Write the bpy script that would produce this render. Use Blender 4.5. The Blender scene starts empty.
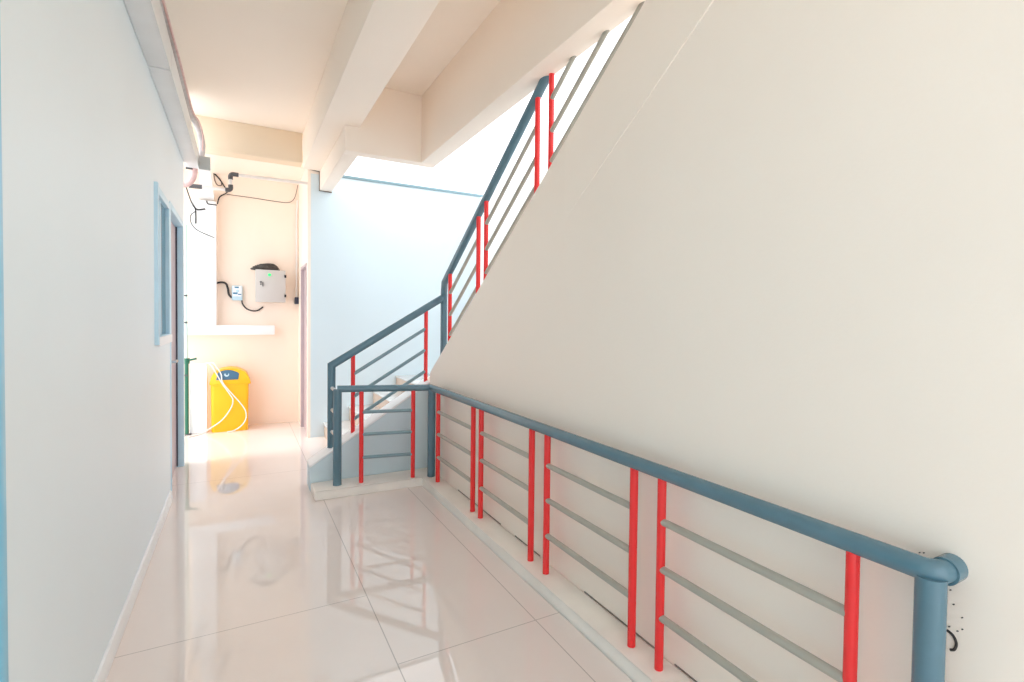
import bpy, bmesh, math, random
from mathutils import Vector, Matrix
random.seed(7)
C = bpy.context.scene.collection
PI = math.pi

# ------------------------------------------------------------------ materials
def lin(c):
    f = lambda v: v/12.92 if v <= .04045 else ((v+.055)/1.055)**2.4
    return tuple(f(v/255) for v in c) + (1,)

def paint(name, rgb, rough=.5, var=.02, scale=3.0, bump=0.0, bscale=60, spec=.5, metal=0.0, coat=0.0):
    """painted surface: base colour with a slow mottling and an optional fine bump"""
    m = bpy.data.materials.new(name); m.use_nodes = True
    n = m.node_tree.nodes; l = m.node_tree.links
    p = n['Principled BSDF']
    p.inputs['Roughness'].default_value = rough
    p.inputs['Specular IOR Level'].default_value = spec
    p.inputs['Metallic'].default_value = metal
    p.inputs['Coat Weight'].default_value = coat
    tc = n.new('ShaderNodeTexCoord')
    nz = n.new('ShaderNodeTexNoise'); nz.inputs['Scale'].default_value = scale
    nz.inputs['Detail'].default_value = 4
    l.new(tc.outputs['Object'], nz.inputs['Vector'])
    r = n.new('ShaderNodeValToRGB')
    c = lin(rgb)
    r.color_ramp.elements[0].position = .3; r.color_ramp.elements[1].position = .7
    r.color_ramp.elements[0].color = tuple(v*(1-var*2) for v in c[:3])+(1,)
    r.color_ramp.elements[1].color = tuple(min(1, v*(1+var)) for v in c[:3])+(1,)
    l.new(nz.outputs['Fac'], r.inputs['Fac']); l.new(r.outputs['Color'], p.inputs['Base Color'])
    if bump:
        b = n.new('ShaderNodeTexNoise'); b.inputs['Scale'].default_value = bscale; b.inputs['Detail'].default_value = 3
        l.new(tc.outputs['Object'], b.inputs['Vector'])
        bn = n.new('ShaderNodeBump'); bn.inputs['Strength'].default_value = bump; bn.inputs['Distance'].default_value = .01
        l.new(b.outputs['Fac'], bn.inputs['Height']); l.new(bn.outputs['Normal'], p.inputs['Normal'])
    return m

def tile_mat(name, rgb, joint):
    """polished porcelain tiles, running-bond joints placed in metres"""
    m = bpy.data.materials.new(name); m.use_nodes = True
    n = m.node_tree.nodes; l = m.node_tree.links
    p = n['Principled BSDF']; p.inputs['Roughness'].default_value = .018
    p.inputs['Specular IOR Level'].default_value = .6
    tc = n.new('ShaderNodeTexCoord'); sx = n.new('ShaderNodeSeparateXYZ')
    l.new(tc.outputs['Object'], sx.inputs[0])
    def math_(op, a, b=None):
        k = n.new('ShaderNodeMath'); k.operation = op
        for i, v in enumerate((a, b)):
            if v is None: continue
            if isinstance(v, (int, float)): k.inputs[i].default_value = v
            else: l.new(v, k.inputs[i])
        return k.outputs[0]
    W, L_, g = .6125, 2.44, .0022
    col = math_('DIVIDE', math_('SUBTRACT', sx.outputs[0], .522), W*1.0)
    # the strip beside the left wall is one wide column (about 1.0 m), the others W wide
    left = math_('LESS_THAN', sx.outputs[0], .522)
    fx = math_('ABSOLUTE', math_('SUBTRACT', math_('FRACT', math_('ADD', col, .5)), .5))
    jx = math_('LESS_THAN', math_('MULTIPLY', fx, W), g)
    jx = math_('MULTIPLY', jx, math_('GREATER_THAN', sx.outputs[0], .3))
    offs = math_('ADD', math_('MULTIPLY', left, 2.61), math_('MULTIPLY', math_('SUBTRACT', 1.0, left), 2.027))
    fy0 = math_('DIVIDE', math_('SUBTRACT', sx.outputs[1], offs), L_)
    fy = math_('ABSOLUTE', math_('SUBTRACT', math_('FRACT', math_('ADD', fy0, .5)), .5))
    jy = math_('LESS_THAN', math_('MULTIPLY', fy, L_), g)
    j = math_('MAXIMUM', jx, jy)
    nz = n.new('ShaderNodeTexNoise'); nz.inputs['Scale'].default_value = 1.3; nz.inputs['Detail'].default_value = 6
    l.new(tc.outputs['Object'], nz.inputs['Vector'])
    r = n.new('ShaderNodeValToRGB'); c = lin(rgb)
    r.color_ramp.elements[0].position = .35; r.color_ramp.elements[1].position = .65
    r.color_ramp.elements[0].color = tuple(v*.96 for v in c[:3])+(1,); r.color_ramp.elements[1].color = c
    l.new(nz.outputs['Fac'], r.inputs['Fac'])
    mx = n.new('ShaderNodeMixRGB'); l.new(j, mx.inputs[0]); l.new(r.outputs['Color'], mx.inputs[1])
    mx.inputs[2].default_value = lin(joint); l.new(mx.outputs[0], p.inputs['Base Color'])
    return m

M = {}
M['cream'] = paint('cream_wall_paint', (250, 239, 227), .42, .012, .9, .04, 90)
M['cool'] = paint('pale_grey_wall_paint', (232, 243, 248), .45, .012, .8, .03, 90)
M['ceil'] = paint('warm_ceiling_paint', (252, 240, 227), .6, .015, .7, .04, 70)
M['tan'] = paint('beam_paint', (234, 217, 193), .6, .02, 1.0, .05, 60)
M['white'] = paint('white_wall_paint', (247, 248, 249), .5, .012, .8, .03, 80)
M['blueish'] = paint('white_wall_paint_sky_tint', (217, 233, 241), .5, .02, .7, .03, 80)  # white wall with blue skylight mixed into its colour
M['paleblue'] = paint('ambient_tinted_stair_paint', (210, 228, 235), .5, .03, 2.0, .05, 60)  # white stringer side, coloured blue to carry the ambient light
M['peach'] = paint('peach_wall_paint', (250, 233, 218), .55, .02, 1.1, .03, 80)
M['curb'] = paint('cement_curb_paint', (243, 238, 230), .5, .03, 5.0, .15, 40)
M['floor'] = tile_mat('polished_floor_tile', (236, 225, 219), (190, 180, 174))
M['tread'] = paint('white_tread_tile', (243, 241, 238), .15, .01, 3)
M['riser'] = paint('beige_riser_tile', (214, 186, 165), .25, .04, 6)
M['steel_blue'] = paint('blue_grey_gloss_paint', (86, 121, 136), .2, .03, 14, .03, 40, .6)
M['red'] = paint('red_gloss_paint', (238, 50, 52), .26, .02, 16, .03, 40)
M['bar'] = paint('grey_gloss_paint', (172, 169, 158), .3, .03, 12, .03, 40)
M['bar_cool'] = paint('blue_grey_trim_skylit_bar_paint', (126, 154, 164), .3, .03, 12, .03, 40)  # on the bars: the grey paint with bluish sky light put into it
M['alu'] = paint('pale_blue_aluminium', (196, 229, 246), .35, .02, 10)
M['skyblue'] = paint('sky_blue_frame_paint', (120, 205, 238), .3, .02, 6)
M['glass'] = paint('dark_teal_window_glass', (48, 118, 142), .08, .02, 4, spec=.3)
M['leaf'] = paint('mauve_door_laminate', (196, 178, 182), .35, .03, 8)
M['seal'] = paint('dark_door_seal', (52, 56, 76), .5)
M['chrome'] = paint('brushed_metal', (196, 200, 205), .25, .02, 20, metal=.9)
M['trunk'] = paint('grey_metal_trunking', (228, 230, 231), .4, .02, 4)
M['trunkside'] = paint('light_trunking_side', (226, 228, 228), .4, .02, 4)
M['dark'] = paint('black_rubber', (38, 36, 38), .5, .05, 20)
M['coil'] = paint('dusty_black_rubber', (78, 73, 70), .55, .3, 28)
M['brown'] = paint('brown_cable_sheath', (110, 90, 80), .5)
M['hose'] = paint('insulated_hose', (205, 200, 200), .7, .06, 20, .3, 50)
M['pink'] = paint('pink_insulation', (224, 188, 184), .7, .06, 20, .3, 50)
M['pvc'] = paint('white_pvc', (236, 230, 226), .35)
M['elbow'] = paint('dark_grey_pvc', (88, 88, 90), .4)
M['ductend'] = paint('grey_duct_end', (188, 192, 192), .5)
M['yellow'] = paint('yellow_plastic', (252, 190, 20), .38, .02, 5)
M['flap'] = paint('blue_grey_plastic', (70, 112, 142), .35)
M['logo'] = paint('pale_print', (205, 228, 240), .4)
M['green'] = paint('green_pipe_paint', (38, 108, 84), .4)
M['palegreen'] = paint('pale_green_pipe_paint', (196, 224, 212), .4)
M['boxgrey'] = paint('grey_enclosure_paint', (203, 199, 195), .4, .01, 6)
M['jbox'] = paint('pale_blue_plastic', (190, 220, 234), .3)
M['jdark'] = paint('blue_print', (70, 130, 165), .35)
M['stain'] = paint('mortar_stain', (60, 56, 54), .8, .2, 30)
M['crack'] = paint('dark_joint', (120, 112, 106), .8)
lamp = bpy.data.materials.new('green_indicator'); lamp.use_nodes = True
q = lamp.node_tree.nodes['Principled BSDF']
q.inputs['Base Color'].default_value = lin((60, 200, 110)); q.inputs['Emission Color'].default_value = lin((40, 215, 110))
q.inputs['Emission Strength'].default_value = .5
M['led'] = lamp

# ------------------------------------------------------------------ mesh helpers
def box(bm, x0, x1, y0, y1, z0, z1, bev=0.0, seg=2):
    vs = [bm.verts.new((x, y, z)) for x in (x0, x1) for y in (y0, y1) for z in (z0, z1)]
    fs = [bm.faces.new([vs[i] for i in f]) for f in ((0,1,3,2),(4,6,7,5),(0,4,5,1),(2,3,7,6),(0,2,6,4),(1,5,7,3))]
    if bev:
        es = list({e for f in fs for e in f.edges})
        bmesh.ops.bevel(bm, geom=es, offset=bev, segments=seg, affect='EDGES', profile=.5)

def prism(bm, pts, axis, a, b, bev=0.0, seg=2):
    """polygon pts in the plane normal to axis, extruded a..b"""
    def P(u, v, w): return {'X': (w, u, v), 'Y': (u, w, v), 'Z': (u, v, w)}[axis]
    A = [bm.verts.new(P(u, v, a)) for u, v in pts]; B = [bm.verts.new(P(u, v, b)) for u, v in pts]
    fs = [bm.faces.new(A), bm.faces.new(B[::-1])]
    k = len(pts)
    for i in range(k): fs.append(bm.faces.new((A[i], B[i], B[(i+1) % k], A[(i+1) % k])))
    if bev:
        es = [e for e in {e for f in fs for e in f.edges} if e.calc_length() > bev*2.2]
        bmesh.ops.bevel(bm, geom=es, offset=bev, segments=seg, affect='EDGES', profile=.5)

def smooth_path(pts, k=8):
    P = [Vector(p) for p in pts]; P = [2*P[0]-P[1]] + P + [2*P[-1]-P[-2]]
    out = []
    for i in range(1, len(P)-2):
        a, b, c, d = P[i-1:i+3]
        for j in range(k):
            t = j/k
            out.append(.5*((2*b)+(c-a)*t+(2*a-5*b+4*c-d)*t*t+(3*b-a-3*c+d)*t**3))
    out.append(P[-2]); return out

def tube(bm, pts, r, seg=16, cap=True):
    """round tube along a polyline, mitred at the corners"""
    P = [Vector(p) for p in pts]; n = len(P)
    T = []
    for i in range(n):
        d = (P[min(i+1, n-1)]-P[max(i-1, 0)]) if 0 < i < n-1 else (P[1]-P[0] if i == 0 else P[-1]-P[-2])
        if 0 < i < n-1: d = (P[i]-P[i-1]).normalized()+(P[i+1]-P[i]).normalized()
        T.append(d.normalized())
    d0 = (P[1]-P[0]).normalized()
    u = d0.cross(Vector((0, 0, 1)));  u = u if u.length > .05 else d0.cross(Vector((1, 0, 0)))
    u.normalize(); rings = []
    for i in range(n):
        if i > 0:   # transport u across the joint
            a = (P[i]-P[i-1]).normalized(); u = (u - a*u.dot(a)).normalized()
        a = (P[i]-P[i-1]).normalized() if i > 0 else d0
        w = a.cross(u); ring = []
        for k in range(seg):
            t = 2*PI*k/seg; o = u*math.cos(t)*r + w*math.sin(t)*r
            s = -o.dot(T[i])/max(.25, a.dot(T[i]))     # slide along the incoming segment onto the mitre plane
            ring.append(bm.verts.new(P[i]+o+a*s))
        rings.append(ring)
        if 0 < i < n-1:
            b = (P[i+1]-P[i]).normalized()
            rot = a.rotation_difference(b); u = rot @ u
    for A, B in zip(rings, rings[1:]):
        for k in range(seg): bm.faces.new((A[k], A[(k+1) % seg], B[(k+1) % seg], B[k]))
    if cap: bm.faces.new(rings[0][::-1]); bm.faces.new(rings[-1])

def obj(name, bm, mat, parent=None, origin=None, smooth=True):
    """link a bmesh as one mesh object; its origin is moved to the base of the shape"""
    bmesh.ops.recalc_face_normals(bm, faces=bm.faces)
    me = bpy.data.meshes.new(name)
    if origin is None:
        xs = [v.co for v in bm.verts]
        origin = Vector(((min(c.x for c in xs)+max(c.x for c in xs))/2, (min(c.y for c in xs)+max(c.y for c in xs))/2, min(c.z for c in xs)))
    origin = Vector(origin)
    for v in bm.verts: v.co -= origin
    bm.to_mesh(me); bm.free()
    if mat: me.materials.append(M[mat])
    o = bpy.data.objects.new(name, me); C.objects.link(o)
    if smooth:
        me.polygons.foreach_set('use_smooth', [True]*len(me.polygons))
        me.set_sharp_from_angle(angle=math.radians(35))
    o.location = origin
    if parent is not None: 
        pw = parent.location.copy()
        q_ = parent.parent
        while q_ is not None: pw += q_.location; q_ = q_.parent
        o.parent = parent; o.location = origin-pw
    return o

def struct(name, bm, mat, parent=None):
    o = obj(name, bm, mat, parent, origin=(0, 0, 0) if parent is None else None)
    o['kind'] = 'structure'
    return o

def tag(o, label, cat, group=None):
    o['label'] = label; o['category'] = cat
    if group: o['group'] = group
    return o

def thing(name, label, cat, loc, group=None):
    o = bpy.data.objects.new(name, None); C.objects.link(o)
    o.location = loc; o.empty_display_size = .1
    return tag(o, label, cat, group)

N = bmesh.new
def B(*a, bev=0.0):
    bm = N(); box(bm, *a, bev=bev); return bm
def T_(pts, r, seg=16):
    bm = N(); tube(bm, pts, r, seg); return bm
def P_(pts, axis, a, b, bev=0.0):
    bm = N(); prism(bm, pts, axis, a, b, bev); return bm

# ------------------------------------------------------------------ the setting
XL, XR = -.44, 1.395          # corridor walls
ZC = 3.335                    # ceiling
YB = 6.35                     # back wall of the stair / face of the cross beam
YA = 7.42                     # back wall of the alcove
YN = -1.5                     # open near end behind the viewer

struct('floor', B(-2.4, 2.85, YN, 7.6, -.2, 0), 'floor')

# left wall with its window and two door openings
bm = N()
D3 = (.70, 1.56, 2.16)       # near door (only its frame edge shows)
W1 = (3.87, 4.57, 1.165, 2.13)
D1 = (4.66, 5.70, 2.165)
for y0, y1, z0, z1 in ((YN, D3[0], 0, ZC), (D3[0], D3[1], D3[2], ZC), (D3[1], W1[0], 0, ZC), (W1[0], W1[1], 0, W1[2]), (W1[0], W1[1], W1[3], ZC),
                       (W1[1], D1[0], 0, ZC), (D1[0], D1[1], D1[2], ZC), (D1[1], 5.76, 0, ZC)):
    box(bm, XL-.12, XL, y0, y1, z0, z1)
bmesh.ops.remove_doubles(bm, verts=bm.verts, dist=1e-4)
struct('wall_left', bm, 'cool')
struct('baseboard_left', B(XL, XL+.012, D3[1]+.05, D1[0]-.06, 0, .085, bev=.003), 'white')

# right wall: side wall of the upper flight, its top edge climbing toward the near end
def top(y): return 1.508+.635*(3.408-y)
yt = 3.408-(2.74-1.508)/.635
bm = N()
prism(bm, [(YN, 0), (4.40, 0), (4.40, top(4.40)), (yt, 2.74), (YN, 2.74)], 'X', XR, XR+.2)
wr = struct('wall_right', bm, 'cream')
def band(y): return top(y)-.40
yb = 3.408-(2.74+.40-1.508)/.635
bm = N()                     # upper stringer face: proud of the wall at the top, dying into it lower down
a_ = [(2.25, top(2.25)-.40, .0), (2.25, top(2.25), .0), (yt, 2.738, .008), (yb, 2.738, .008)]
va = [bm.verts.new((XR-d-.0005, y, z)) for y, z, d in a_]; vb = [bm.verts.new((XR+.01, y, z)) for y, z, d in a_]
bm.faces.new(va); bm.faces.new(vb[::-1])
for k in range(4): bm.faces.new((va[k], vb[k], vb[(k+1) % 4], va[(k+1) % 4]))
struct('stringer_band', bm, 'cream', wr)

# ceiling slab and beams
bm = N()
prism(bm, [(XL-.12, YN), (1.54, YN), (1.54, 4.82), (.88, 4.82), (.88, YB+.2), (XL-.12, YB+.2)], 'Z', ZC, ZC+.18)
struct('ceiling', bm, 'ceil')
struct('ceiling_beam', B(.58, .868, YN, YB, 2.95, ZC, bev=.006), 'ceil')                # long beam
struct('ceiling_beam', B(.75, .875, 4.821, YB, 2.74, 2.95, bev=.006), 'ceil')           # deep beam to the stair wall
struct('ceiling_beam', B(.75, 1.54, 4.70, 4.82, 2.74, ZC, bev=.006), 'ceil')            # across the stair opening
struct('ceiling_beam', B(XR, 1.54, YN, 4.70, 2.74, ZC, bev=.006), 'ceil')               # edge of the stair opening
struct('ceiling_beam', B(XL-.12, .58, YB, YB+.2, 3.015, ZC, bev=.006), 'tan')            # in front of the alcove
struct('ceiling_alcove', B(-1.3, .63, YB+.2, YA+.12, 3.015, 3.2), 'ceil')

# alcove: back wall, right wall with a door, pillar, ledge
struct('wall_back', B(-1.3, .75, YA, YA+.15, 0, 3.2), 'peach')
bm = N()
for y0, y1, z0, z1 in ((6.352, 6.42, 0, 3.015), (6.42, 7.05, 1.94, 3.015), (7.05, YA, 0, 3.015)):
    box(bm, .63, .75, y0, y1, z0, z1)
struct('wall_alcove', bm, 'ceil')
d2 = struct('door_2', B(.655, .70, 6.46, 7.01, .012, 1.90, bev=.003), 'leaf')
bm = N(); box(bm, .622, .72, 6.42, 6.455, 0, 1.94, .003); box(bm, .622, .72, 7.015, 7.05, 0, 1.94, .003); box(bm, .622, .72, 6.455, 7.015, 1.905, 1.94, .003)
struct('door_frame', bm, 'leaf', d2)
struct('pillar', B(-.49, -.245, 7.24, YA, 1.228, 2.66, bev=.008), 'white')
struct('trim_1', B(-1.3, .355, 7.27, YA, 1.115, 1.228, bev=.006), 'white')              # concrete ledge
bm = N(); prism(bm, [(-.50, 0), (-.333, 0), (-.333, .765), (-.36, .785), (-.47, .785), (-.495, .775), (-.50, .76)], 'Y', 7.15, 7.268, .006)
struct('parapet', bm, 'white')

# stair well walls
struct('wall_stair_back', B(.662, 2.80, YB, YB+.15, 0, 2.915), 'blueish')
struct('wall_stair_right', B(2.65, 2.80, YN, YB, 0, 2.9), 'white')
struct('trim_2', B(.876, 2.80, YB-.02, YB+.15, 2.914, 2.944, bev=.003), 'bar_cool')              # thin ledge on the stair wall

# low cement curb carrying the corridor railing
bm = N()
prism(bm, [(1.262, YN), (1.395, YN), (1.395, 4.40), (.46, 4.40), (.46, 4.135), (1.262, 4.135)], 'Z', 0, .065, .012, 3)
cb = struct('curb', bm, 'curb')
for a, b in ((1.05, 1.42), (1.50, 2.02), (2.45, 2.75), (2.95, 3.7)):                  # open joint between curb and wall
    struct('joint', B(XR-.0035, XR+.001, a, b, .0645, .068), 'crack', cb)

# ------------------------------------------------------------------ staircase
st = thing('staircase', 'white concrete staircase with a stringer tinted blue for ambient light, rising right behind the railing', 'staircase', (1.5, 5.3, 0))
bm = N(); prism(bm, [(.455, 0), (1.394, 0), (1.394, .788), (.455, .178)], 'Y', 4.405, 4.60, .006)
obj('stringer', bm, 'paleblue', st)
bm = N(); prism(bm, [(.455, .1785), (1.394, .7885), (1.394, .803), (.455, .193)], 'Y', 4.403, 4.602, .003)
obj('lit_stringer_top', bm, 'white', st)  # added slab, its white paints the skylight on the stringer top
bm = N(); prism(bm, [(1.396, 0), (1.58, 0), (1.58, .91), (1.396, .79)], 'Y', 4.42, 4.60, .004)
obj('stringer', bm, 'cream', st)
RUN, RISE, X1 = .265, .163, .79
for k in range(4):
    x = X1+RUN*k; x2 = x+RUN if k < 3 else 2.645
    z = RISE*(k+1)
    s = obj('step', B(x+.012, x2+.012 if k < 3 else x2, 4.602, 6.345, z-RISE if k else 0, z-.018), 'riser', st)
    obj('tread', B(x, x2+.012 if k < 3 else x2, 4.602, 6.345, z-.018, z, bev=.004), 'tread', s)
for k in range(12):                                                                   # upper flight, toward the near end
    y = 4.30-.257*k; z = .652+RISE*(k+1)
    s = obj('step', B(1.60, 2.645, y-.257, y-.012, z-.30, z-.018), 'riser', st)
    obj('tread', B(1.60, 2.645, y-.257, y, z-.018, z, bev=.004), 'tread', s)

# ------------------------------------------------------------------ railings
HR, PR, BR, NR = .033, .0165, .0135, .031
def railing(name, label):
    return thing(name, label, 'railing', (0, 0, 0))

# (a) corridor railing, L-shaped, on the curb
XP, YF, ZH, ZB = 1.325, 4.25, .796, .058
YC, XN = 4.15, .628
HR = .0262
g = thing('railing', 'blue-grey corridor railing with red balusters, standing on the low curb by the cream wall', 'railing', (XP, YF, .058))
bm = N(); tube(bm, [(XN, YF, ZH+.003), (XP, YC, ZH-.013), (XP, .64, ZH+.002)] + smooth_path([(XP, .60, ZH+.002), (XP+.001, .575, ZH+.002), (XP+.012, .556, ZH+.002), (XP+.032, .549, ZH+.002), (XR+.002, .549, ZH+.002)], 5), HR, 24)
obj('handrail', bm, 'steel_blue', g)
bm = N(); tube(bm, [(XP+.028, .549, ZH+.001), (XR+.002, .549, ZH+.001)], .0305, 28); obj('wall_collar', bm, 'steel_blue', g)
for x, y, z1 in ((XN+.002, YF, ZH), (XP, YC-.02, ZH-.02), (XP, .562, ZH-.008)):
    obj('newel_post', T_([(x, y, ZB), (x, y, z1)], NR, 24), 'steel_blue', g)
panels = [(3.965, 3.245), (3.112, 2.430), (2.267, 1.590), (1.432, .735)]
for ya, yb_ in panels:
    for y in (ya, yb_): obj('baluster', T_([(XP, y, ZB), (XP, y, ZH-.015)], PR, 18), 'red', g)
    for z in (.615, .440, .260): obj('rail_bar', T_([(XP, ya-.006, z), (XP, yb_+.006, z)], BR, 14), 'bar', g)
def fy(x): return YF+(YC-YF)*(x-XN)/(XP-XN)
for x in (.800, 1.186): obj('baluster', T_([(x, fy(x), ZB), (x, fy(x), ZH-.01)], PR, 18), 'red', g)
for z in (.610, .437, .257): obj('rail_bar', T_([(.806, fy(.806), z+.003), (1.180, fy(1.18), z-.003)], BR, 14), 'bar_cool', g)
for z in (.778, .605, .432): obj('link_bar', T_([(XN, YF+.02, z), (XN-.004, 4.475, z)], .014, 12), 'tread', g)

# (b) lower stair flight
YS = 4.50
sl = .622
def rz(x): return .957+sl*(x-.62)
def sz(x): return .178+.65*(x-.455)
g = thing('railing', 'teal sloping railing with two red balusters, on the blue-tinted stair stringer', 'railing', (.62, YS, .29))
bm = N(); tube(bm, [(.622, YS, .3), (.622, YS, rz(.622)), (1.532, YS, rz(1.532))], .0305, 24)
obj('handrail', bm, 'steel_blue', g)
for x in (.785, 1.388): obj('baluster', T_([(x, YS, sz(x)-.01), (x, YS, rz(x)-.02)], PR, 18), 'red', g)
for dz in (.180, .365, .550): obj('rail_bar', T_([(.791, YS, rz(.791)-dz), (1.382, YS, rz(1.382)-dz)], .0145, 14), 'bar_cool', g)

# (c) upper stair flight, along the top edge of the right wall
XU = 1.52
def uz(y): return 1.622+.628*(4.46-y)
g = thing('railing', 'pale blue steep railing with pink-red balusters, on the sloping top of the cream wall', 'railing', (XU, YS, .93))
bm = N(); tube(bm, [(1.548, YS, .86), (1.548, YS, 1.575), (XU, 4.40, uz(4.40)), (XU, 1.2, uz(1.2))], .029, 24)
obj('handrail', bm, 'steel_blue', g)
ub = [(4.265, None), (3.655, 3.515), (2.765, 2.605), (1.70, 1.55)]
for p in ub:
    for y in p:
        if y: obj('baluster', T_([(XU, y, top(y)-.02), (XU, y, uz(y)-.02)], PR, 18), 'red', g)
for ya, yb_ in ((4.265, 3.655), (3.515, 2.765), (2.605, 1.70)):
    for dz in (.185, .370, .540): obj('rail_bar', T_([(XU, ya-.006, uz(ya)-dz), (XU, yb_+.006, uz(yb_)-dz)], BR, 14), 'bar', g)

# ------------------------------------------------------------------ left wall window and doors
w = struct('window_1', B(XL-.022, XL-.012, W1[0]+.03, W1[1]-.03, W1[2]+.03, W1[3]-.03), 'glass')
bm = N()
y0, y1, z0, z1 = W1
box(bm, XL-.085, XL+.020, y0, y0+.05, z0, z1, .004); box(bm, XL-.085, XL+.012, y1-.045, y1, z0, z1, .004)
box(bm, XL-.085, XL+.012, y0+.05, y1-.045, z1-.05, z1, .004); box(bm, XL-.085, XL+.012, y0+.05, y1-.045, z0, z0+.05, .004)
box(bm, XL-.030, XL-.006, (y0+y1)/2-.02, (y0+y1)/2+.02, z0+.05, z1-.05, .003)
struct('window_frame', bm, 'alu', w)
struct('window_sill', B(XL+.012, XL+.022, y0+.051, y1, z0-.01, z0+.045, bev=.003), 'white', w)

d1 = struct('door_1', B(XL-.085, XL-.05, D1[0]+.055, D1[1]-.055, .012, D1[2]-.055, bev=.003), 'leaf')
def dframe(y0, y1, zt, mat, parent, out=.004):
    bm = N(); w_ = .05
    box(bm, XL-.115, XL+out, y0, y0+w_, 0, zt, .003); box(bm, XL-.115, XL+out, y1-w_, y1, 0, zt, .003)
    box(bm, XL-.115, XL+out, y0+w_, y1-w_, zt-w_, zt, .003)
    return struct('door_frame', bm, mat, parent)
dframe(D1[0], D1[1], D1[2], 'alu', d1)
struct('door_seal', B(XL-.050, XL-.040, D1[1]-.075, D1[1]-.051, .01, D1[2]-.055), 'seal', d1)
bm = N(); tube(bm, [(XL-.052, 4.86, .99), (XL+.012, 4.86, .99), (XL+.012, 4.98, .99)], .011, 12); tube(bm, [(XL-.052, 4.86, .99), (XL-.043, 4.86, .99)], .026, 18)
struct('door_handle', bm, 'chrome', d1)

d3 = struct('door_3', B(XL-.095, XL-.06, D3[0]+.055, D3[1]-.055, .012, D3[2]-.055, bev=.003), 'skyblue')
dframe(D3[0], D3[1], D3[2], 'skyblue', d3, .006)

# ------------------------------------------------------------------ cable trunking and hoses, high on the left wall
t = thing('cable_trunking', 'long grey metal cable trunking high along the left wall under the ceiling', 'trunking', (-.39, 3.2, 2.71))
for a, b in ((.6, 3.645), (3.663, 5.95)):
    s = obj('trunk_body', B(XL+.001, -.340, a, b, 2.712, 2.85, bev=.004), 'trunk', t)
    obj('cover_lip', B(-.3395, -.333, a, b, 2.705, 2.855, bev=.002), 'trunkside', s)
obj('bracket', B(XL+.001, -.385, 5.951, 5.972, 2.70, 2.86), 'elbow', t)
hp = smooth_path([(-.355, .8, 2.885), (-.35, 2.6, 2.885), (-.345, 3.6, 2.90), (-.36, 4.3, 2.98), (-.365, 5.1, 3.02), (-.36, 5.7, 3.09), (-.335, 5.93, 3.07), (-.315, 6.03, 2.97), (-.325, 6.06, 2.86), (-.35, 6.04, 2.832)], 6)
tag(obj('insulated_hose', T_(hp, .026, 14), 'hose'), 'grey insulated hose snaking above the wall trunking', 'hose')
hp2 = smooth_path([(-.325, 3.0, 2.868), (-.318, 3.9, 2.885), (-.325, 4.6, 2.93), (-.33, 5.2, 2.985), (-.318, 5.6, 3.05), (-.305, 5.9, 3.03), (-.31, 6.0, 2.90)], 6)
tag(obj('wire_bundle', T_(hp2, .006, 10), 'pink'), 'thin pinkish wire running over the trunking beside the grey hose', 'wire')
ph = smooth_path([(-.375, 5.985, 2.83), (-.375, 6.03, 2.74), (-.385, 6.06, 2.66), (-.415, 6.06, 2.60), (-.46, 6.07, 2.575), (-.52, 6.08, 2.60)], 6)
tag(obj('hose_end', T_(ph, .026, 14), 'pink'), 'pink insulated hose curling out below the far end of the trunking', 'hose')

# duct from the trunking to the alcove wall
t = thing('air_duct', 'white square duct with a grey end, above the alcove pillar', 'duct', (-.33, 6.6, 2.66))
def skewbox(q0, q1, z0, z1):
    """box between two ends (x0, x1, y)"""
    bm = N(); V = []
    for x0, x1, y in (q0, q1): V.append([bm.verts.new(p) for p in ((x0, y, z0), (x1, y, z0), (x1, y, z1), (x0, y, z1))])
    bm.faces.new(V[0]); bm.faces.new(V[1][::-1])
    for k in range(4): bm.faces.new((V[0][k], V[1][k], V[1][(k+1) % 4], V[0][(k+1) % 4]))
    return bm
obj('duct_body', skewbox((-.329, -.245, 5.85), (-.41, -.268, YA-.001), 2.690, 2.80), 'white', t)
obj('end_cap', skewbox((-.329, -.242, 5.83), (-.329, -.243, 5.85), 2.685, 2.805), 'ductend', t)

# white drain pipe with dark elbows
t = thing('drain_pipe', 'white plastic pipe with dark grey elbows crossing the alcove below its ceiling', 'pipe', (0, 6.5, 2.62))
yp = 6.38
zl, zu, xe = 2.634, 2.800, -.090
obj('pipe_run', T_([(-.33, yp, zl), (-.10, yp, zl+.002)], .0165), 'pvc', t)
obj('pipe_run', T_([(xe, yp, zl+.015), (xe, yp, zu-.01)], .0165), 'pvc', t)
obj('pipe_run', T_([(xe+.013, yp, zu), (.632, yp, zu+.008)], .0165), 'pvc', t)
obj('elbow', T_(smooth_path([(xe-.047, yp, zl+.001), (xe-.017, yp, zl+.003), (xe, yp, zl+.018), (xe, yp, zl+.055)], 5), .0225), 'elbow', t)
obj('elbow', T_(smooth_path([(xe, yp, zu-.055), (xe, yp, zu-.02), (xe+.018, yp, zu), (xe+.07, yp, zu+.001)], 5), .0225), 'elbow', t)
obj('elbow', T_([(-.445, yp, zl-.002), (-.335, yp, zl)], .0225), 'elbow', t)

# conduit and switch on the alcove corner
t = thing('conduit', 'white vertical conduit with small switch box in the right corner of the alcove', 'conduit', (.60, 7.385, 1.6))
obj('tube', T_(smooth_path([(.612, 7.34, 2.80), (.612, 7.36, 2.72), (.607, 7.385, 2.62), (.607, 7.385, 2.2), (.607, 7.385, 1.585)], 4), .012), 'pvc', t)
obj('switch_box', B(.585, .628, 7.35, YA-.002, 1.50, 1.585, bev=.004), 'seal', t)

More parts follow.
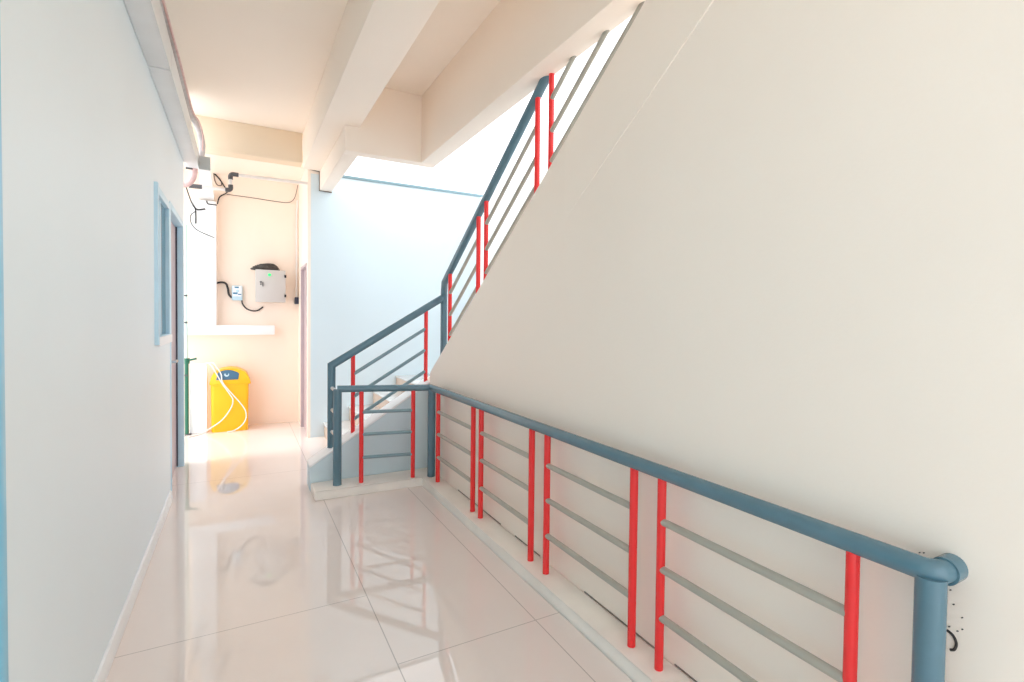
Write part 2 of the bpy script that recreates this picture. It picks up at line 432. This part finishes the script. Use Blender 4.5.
# ------------------------------------------------------------------ wires
def wire(pts, r, mat, label, name='wire', cat='wire'):
    return tag(obj(name, T_(smooth_path(pts, 6), r, 10), mat), label, cat)
wire([(-.278, 7.405, 3.02), (-.217, 7.405, 2.957), (-.146, 7.40, 2.835), (-.150, 7.40, 2.80), (-.216, 7.40, 2.745), (-.238, 7.40, 2.66)], .0065, 'dark', 'black wire looping behind the dark pipe elbow')
wire([(-.273, 7.412, 3.01), (-.265, 7.41, 2.942), (-.238, 7.41, 2.886), (-.197, 7.41, 2.892), (-.208, 7.41, 2.951), (-.258, 7.412, 3.012)], .0055, 'brown', 'brown loop of wire beside the end of the white duct')
wire([(-.146, 7.414, 2.79), (.13, 7.414, 2.781), (.396, 7.414, 2.769), (.522, 7.41, 2.775), (.585, 7.40, 2.84), (.62, 7.39, 3.0)], .0035, 'brown', 'thin wire strung across the upper peach wall of the alcove')
wire([(-.535, 7.30, 2.80), (-.484, 7.236, 2.630), (-.447, 7.234, 2.555), (-.441, 7.234, 2.475), (-.441, 7.234, 2.385)], .006, 'dark', 'black wire dangling beside the top of the white pillar')
wire([(-.465, 7.232, 2.586), (-.427, 7.232, 2.545), (-.35, 7.232, 2.560)], .008, 'dark', 'short black cable bundle lying across the white pillar')
wire([(-.442, 7.236, 2.525), (-.488, 7.236, 2.473), (-.483, 7.236, 2.382), (-.42, 7.236, 2.308), (-.263, 7.237, 2.240)], .004, 'dark', 'thin black wire drooping down the face of the white pillar')
wire([(-.338, 7.235, 2.655), (-.323, 7.235, 2.622), (-.262, 7.236, 2.620), (-.242, 7.25, 2.62)], .006, 'dark', 'short black wire bent around the right edge of the pillar')
bm = N(); tube(bm, [(.655, YB-.008, 2.955), (.748, YB-.008, 2.945), (.748, YB-.008, 2.738), (.875, YB-.008, 2.733)], .006, 10)
tag(obj('cable', bm, 'brown'), 'thin brown tube added for the dark gap along the beam end on the stair wall', 'cable')  # tube standing in for the gap between beam and wall

# ------------------------------------------------------------------ electrical box on the alcove wall
yf = 7.25
t = thing('electrical_box', 'grey metal electrical box with a green light on the alcove wall', 'electrical box', (.31, YA, 1.52))
obj('cabinet', B(.152, .470, yf, YA-.001, 1.515, 1.90, bev=.006), 'boxgrey', t)
dr = obj('cabinet_door', B(.150, .472, yf-.018, yf-.001, 1.513, 1.902, bev=.004), 'boxgrey', t)
bm = N(); tube(bm, [(.298, yf-.026, 1.842), (.298, yf-.017, 1.842)], .017, 20); obj('indicator_light', bm, 'led', dr)
bm = N(); tube(bm, [(.205, yf-.030, 1.752), (.205, yf-.017, 1.752)], .011, 16); tube(bm, [(.205, yf-.026, 1.726), (.205, yf-.017, 1.726)], .009, 16)
box(bm, .222, .232, yf-.030, yf-.017, 1.70, 1.75, .002)
obj('lock', bm, 'elbow', dr)
for z in (1.815, 1.575): obj('hinge', B(.458, .480, yf-.030, yf-.012, z, z+.035, bev=.004), 'dark', t)

# cable coil lying on top of the box
bm = N()
for j in range(5):
    dx, dz, w_, h_ = (j-2)*.006, .011+j*.014, .150-j*.017, .085-abs(j-2)*.012
    pts = []
    for i in range(29):
        a = 2*PI*i/28
        pts.append((.268+dx+w_*math.cos(a), 7.325+h_*math.sin(a), 1.902+dz+.012*math.sin(a*2+j)*(.2 if j == 0 else .5)))
    tube(bm, pts, .010, 8, cap=False)
tag(obj('cable_coil', bm, 'coil'), 'black coil of cable lying on top of the grey electrical box', 'cable')

# small junction box
t = thing('junction_box', 'small pale blue plastic junction box left of the grey electrical box', 'junction box', (-.04, YA, 1.52))
obj('housing', B(-.093, .016, YA-.06, YA-.001, 1.527, 1.705, bev=.010), 'jbox', t)
cv = obj('cover', B(-.085, .008, YA-.068, YA-.059, 1.575, 1.698, bev=.004), 'white', t)
obj('label_plate', B(-.066, -.022, YA-.072, YA-.0675, 1.672, 1.690), 'jdark', cv)
bm = N(); box(bm, -.082, -.035, YA-.072, YA-.0675, 1.60, 1.622); box(bm, -.03, .004, YA-.072, YA-.0675, 1.592, 1.605); obj('label_stripe', bm, 'jdark', cv)
bm = N(); tube(bm, [(-.035, YA-.076, 1.64), (-.035, YA-.067, 1.64)], .018, 20); obj('dial', bm, 'jbox', cv)
wire([(-.262, 7.395, 1.722), (-.20, 7.395, 1.738), (-.155, 7.39, 1.725), (-.135, 7.385, 1.67), (-.125, 7.385, 1.60), (-.095, 7.39, 1.555)], .0115, 'dark', 'black cable from the white pillar to the small junction box', 'power_cable', 'cable')
wire([(.008, 7.39, 1.530), (.02, 7.385, 1.48), (.06, 7.38, 1.43), (.12, 7.385, 1.405), (.18, 7.40, 1.412), (.235, 7.413, 1.455)], .0085, 'dark', 'black cable hanging in a curve below the grey electrical box', 'power_cable', 'cable')

# ------------------------------------------------------------------ green pipe
t = thing('standpipe', 'green upright pipe with a tap beside the white parapet, left of the bin', 'pipe', (-.525, 7.12, 0))
obj('riser_pipe', T_([(-.523, 7.12, 0), (-.523, 7.12, .83)], .019, 18), 'green', t)
obj('upper_pipe', T_([(-.523, 7.12, .83), (-.523, 7.12, 2.35)], .012, 14), 'palegreen', t)
bm = N(); tube(bm, [(-.553, 7.12, .84), (-.493, 7.12, .84)], .02, 14); tube(bm, [(-.493, 7.12, .84), (-.43, 7.12, .855)], .011, 12); tube(bm, [(-.523, 7.12, .80), (-.523, 7.12, .86)], .029, 16)
obj('tap', bm, 'green', t)
for z in (.66, 1.25, 1.55): obj('clip', B(-.563, -.513, 7.10, 7.14, z, z+.02, bev=.003), 'elbow', t)
obj('base_plate', B(-.563, -.483, 7.085, 7.155, 0, .012, bev=.003), 'elbow', t)

# ------------------------------------------------------------------ yellow bin
t = thing('waste_bin', 'yellow plastic waste bin with a blue flap in the far alcove', 'bin', (-.11, 7.15, 0))
x0, x1, yb0, yb1 = -.300, .078, 7.11, 7.39
bm = N()
prof = []
def rrect(cx, cy, hx, hy, r, k=6):
    out = []
    for sx_, sy_, a0 in ((1, 1, 0), (-1, 1, 90), (-1, -1, 180), (1, -1, 270)):
        for i in range(k+1):
            a = math.radians(a0+90*i/k); out.append((cx+sx_*(hx-r)+r*math.cos(a), cy+sy_*(hy-r)+r*math.sin(a)))
    return out
cx, cy = (x0+x1)/2, (yb0+yb1)/2
rings = []
for z, s in ((0, .95), (.012, .965), (.3, .985), (.56, 1.0)):
    rings.append([bm.verts.new((x, y, z)) for x, y in rrect(cx, cy, (x1-x0)/2*s, (yb1-yb0)/2*s, .035)])
k = len(rings[0])
for A, Bq in zip(rings, rings[1:]):
    for i in range(k): bm.faces.new((A[i], A[(i+1) % k], Bq[(i+1) % k], Bq[i]))
bm.faces.new(rings[0][::-1]); bm.faces.new(rings[-1])
obj('bin_body', bm, 'yellow', t)
bm = N()
lp = [(x0-.008, .545), (x1+.024, .545), (x1+.016, .575)]
for i in range(1, 16):
    a = PI*i/16; lp.append((cx+(x1-x0)/2*1.0*math.cos(a), (.588+.146*math.sin(a)**.8)))
lp.append((x0-.008, .575))
prism(bm, lp, 'Y', yb0-.008, yb1+.01, .008, 2)
lid = obj('lid', bm, 'yellow', t)
fl = []
for i in range(0, 13):
    a = math.radians(150-100*i/12); fl.append((-.135+.125*math.cos(a)*1.02, .605+.105*max(0, math.sin(a))))
fl = [(-.246, .603)] + [(-.246+.225*i/12, .668+.048*math.sin(PI*(i/12)*.85+.25)) for i in range(1, 12)] + [(-.019, .672), (-.028, .603)]
bm = N(); prism(bm, fl, 'Y', yb0-.016, yb0-.006, .003)
flap = obj('flap', bm, 'flap', lid)
bm = N()
cres = [(.024*math.cos(math.radians(a)), .024*math.sin(math.radians(a))) for a in range(150, 391, 15)] + [(.004+.013*math.cos(math.radians(a)), .006+.013*math.sin(math.radians(a))) for a in range(390, 149, -15)]
prism(bm, [(-.143+u, .664+v) for u, v in cres], 'Y', yb0-.019, yb0-.0155)
obj('flap_mark', bm, 'logo', flap)
yh = 7.085
wire([(-.345, 7.16, .792), (-.318, yh+.02, .80), (-.274, yh, .745), (-.188, yh, .565), (-.1, yh, .415), (-.081, yh, .36), (-.101, yh, .276), (-.189, yh, .144), (-.324, yh, .045), (-.40, 7.05, .008), (-.50, 6.95, .008)], .0065, 'pvc', 'white hose drooping in a left loop in front of the yellow bin', 'hose', 'hose')
wire([(-.337, 7.20, .792), (-.27, yh-.01, .80), (-.197, yh-.02, .675), (-.172, yh-.02, .56), (.012, yh-.02, .30), (.052, yh-.02, .18), (.019, yh-.02, .085), (-.061, yh-.02, .02), (-.14, 7.05, .008)], .0065, 'pvc', 'white hose swinging in a right loop in front of the yellow bin', 'hose', 'hose')

# ------------------------------------------------------------------ holes and mortar marks on the right wall
def mark(pts, r, name='drill_hole'):
    bm = N(); tube(bm, pts, r, 8); return obj(name, bm, 'stain', wr)
mark(smooth_path([(XR-.001, .556, .648), (XR-.001, .544, .642), (XR-.001, .537, .628), (XR-.001, .540, .612), (XR-.001, .548, .606)], 5), .003)
for y, z in ((.618, .803), (.609, .806), (.553, .742), (.546, .712), (.529, .690), (.553, .657), (.537, .655), (.528, .664)):
    mark([(XR-.001, y, z), (XR-.001, y-.003, z+.002)], .0013, 'mortar_spot')

# ------------------------------------------------------------------ camera
cam = bpy.data.cameras.new('camera'); co = bpy.data.objects.new('camera', cam); C.objects.link(co)
yaw, pitch, roll = map(math.radians, (30.67309, -1.40645, .74607))
f = Vector((math.sin(yaw)*math.cos(pitch), math.cos(yaw)*math.cos(pitch), math.sin(pitch)))
r = Vector((math.cos(yaw), -math.sin(yaw), 0)); u = r.cross(f)
r2 = r*math.cos(roll)+u*math.sin(roll); u2 = -r*math.sin(roll)+u*math.cos(roll)
co.matrix_world = Matrix(((r2.x, u2.x, -f.x, 0), (r2.y, u2.y, -f.y, 0), (r2.z, u2.z, -f.z, 1.35), (0, 0, 0, 1)))
cam.sensor_width = 36; cam.lens = 525.04/1024*36
cam.shift_x = -40.29/1024; cam.shift_y = -8.91/1024
cam.clip_start = .02
bpy.context.scene.camera = co

# ------------------------------------------------------------------ daylight
sun = bpy.data.lights.new('sun', 'SUN'); so = bpy.data.objects.new('sun', sun); C.objects.link(so)
sun.energy = .55; sun.angle = math.radians(20); sun.color = (1, .97, .93)
so.rotation_euler = Vector((1.0, .05, -1.25)).to_track_quat('-Z', 'Y').to_euler()
w = bpy.data.worlds.new('sky'); bpy.context.scene.world = w; w.use_nodes = True
bg = w.node_tree.nodes['Background']
bg.inputs['Color'].default_value = (.91, .96, 1.0, 1); bg.inputs['Strength'].default_value = 1.0

sc = bpy.context.scene
sc.view_settings.view_transform = 'Standard'; sc.view_settings.look = 'None'
sc.view_settings.gamma = 1; sc.view_settings.use_curve_mapping = False
sc.view_settings.exposure = 1.45
sc.cycles.max_bounces = 16; sc.cycles.diffuse_bounces = 10; sc.cycles.glossy_bounces = 6
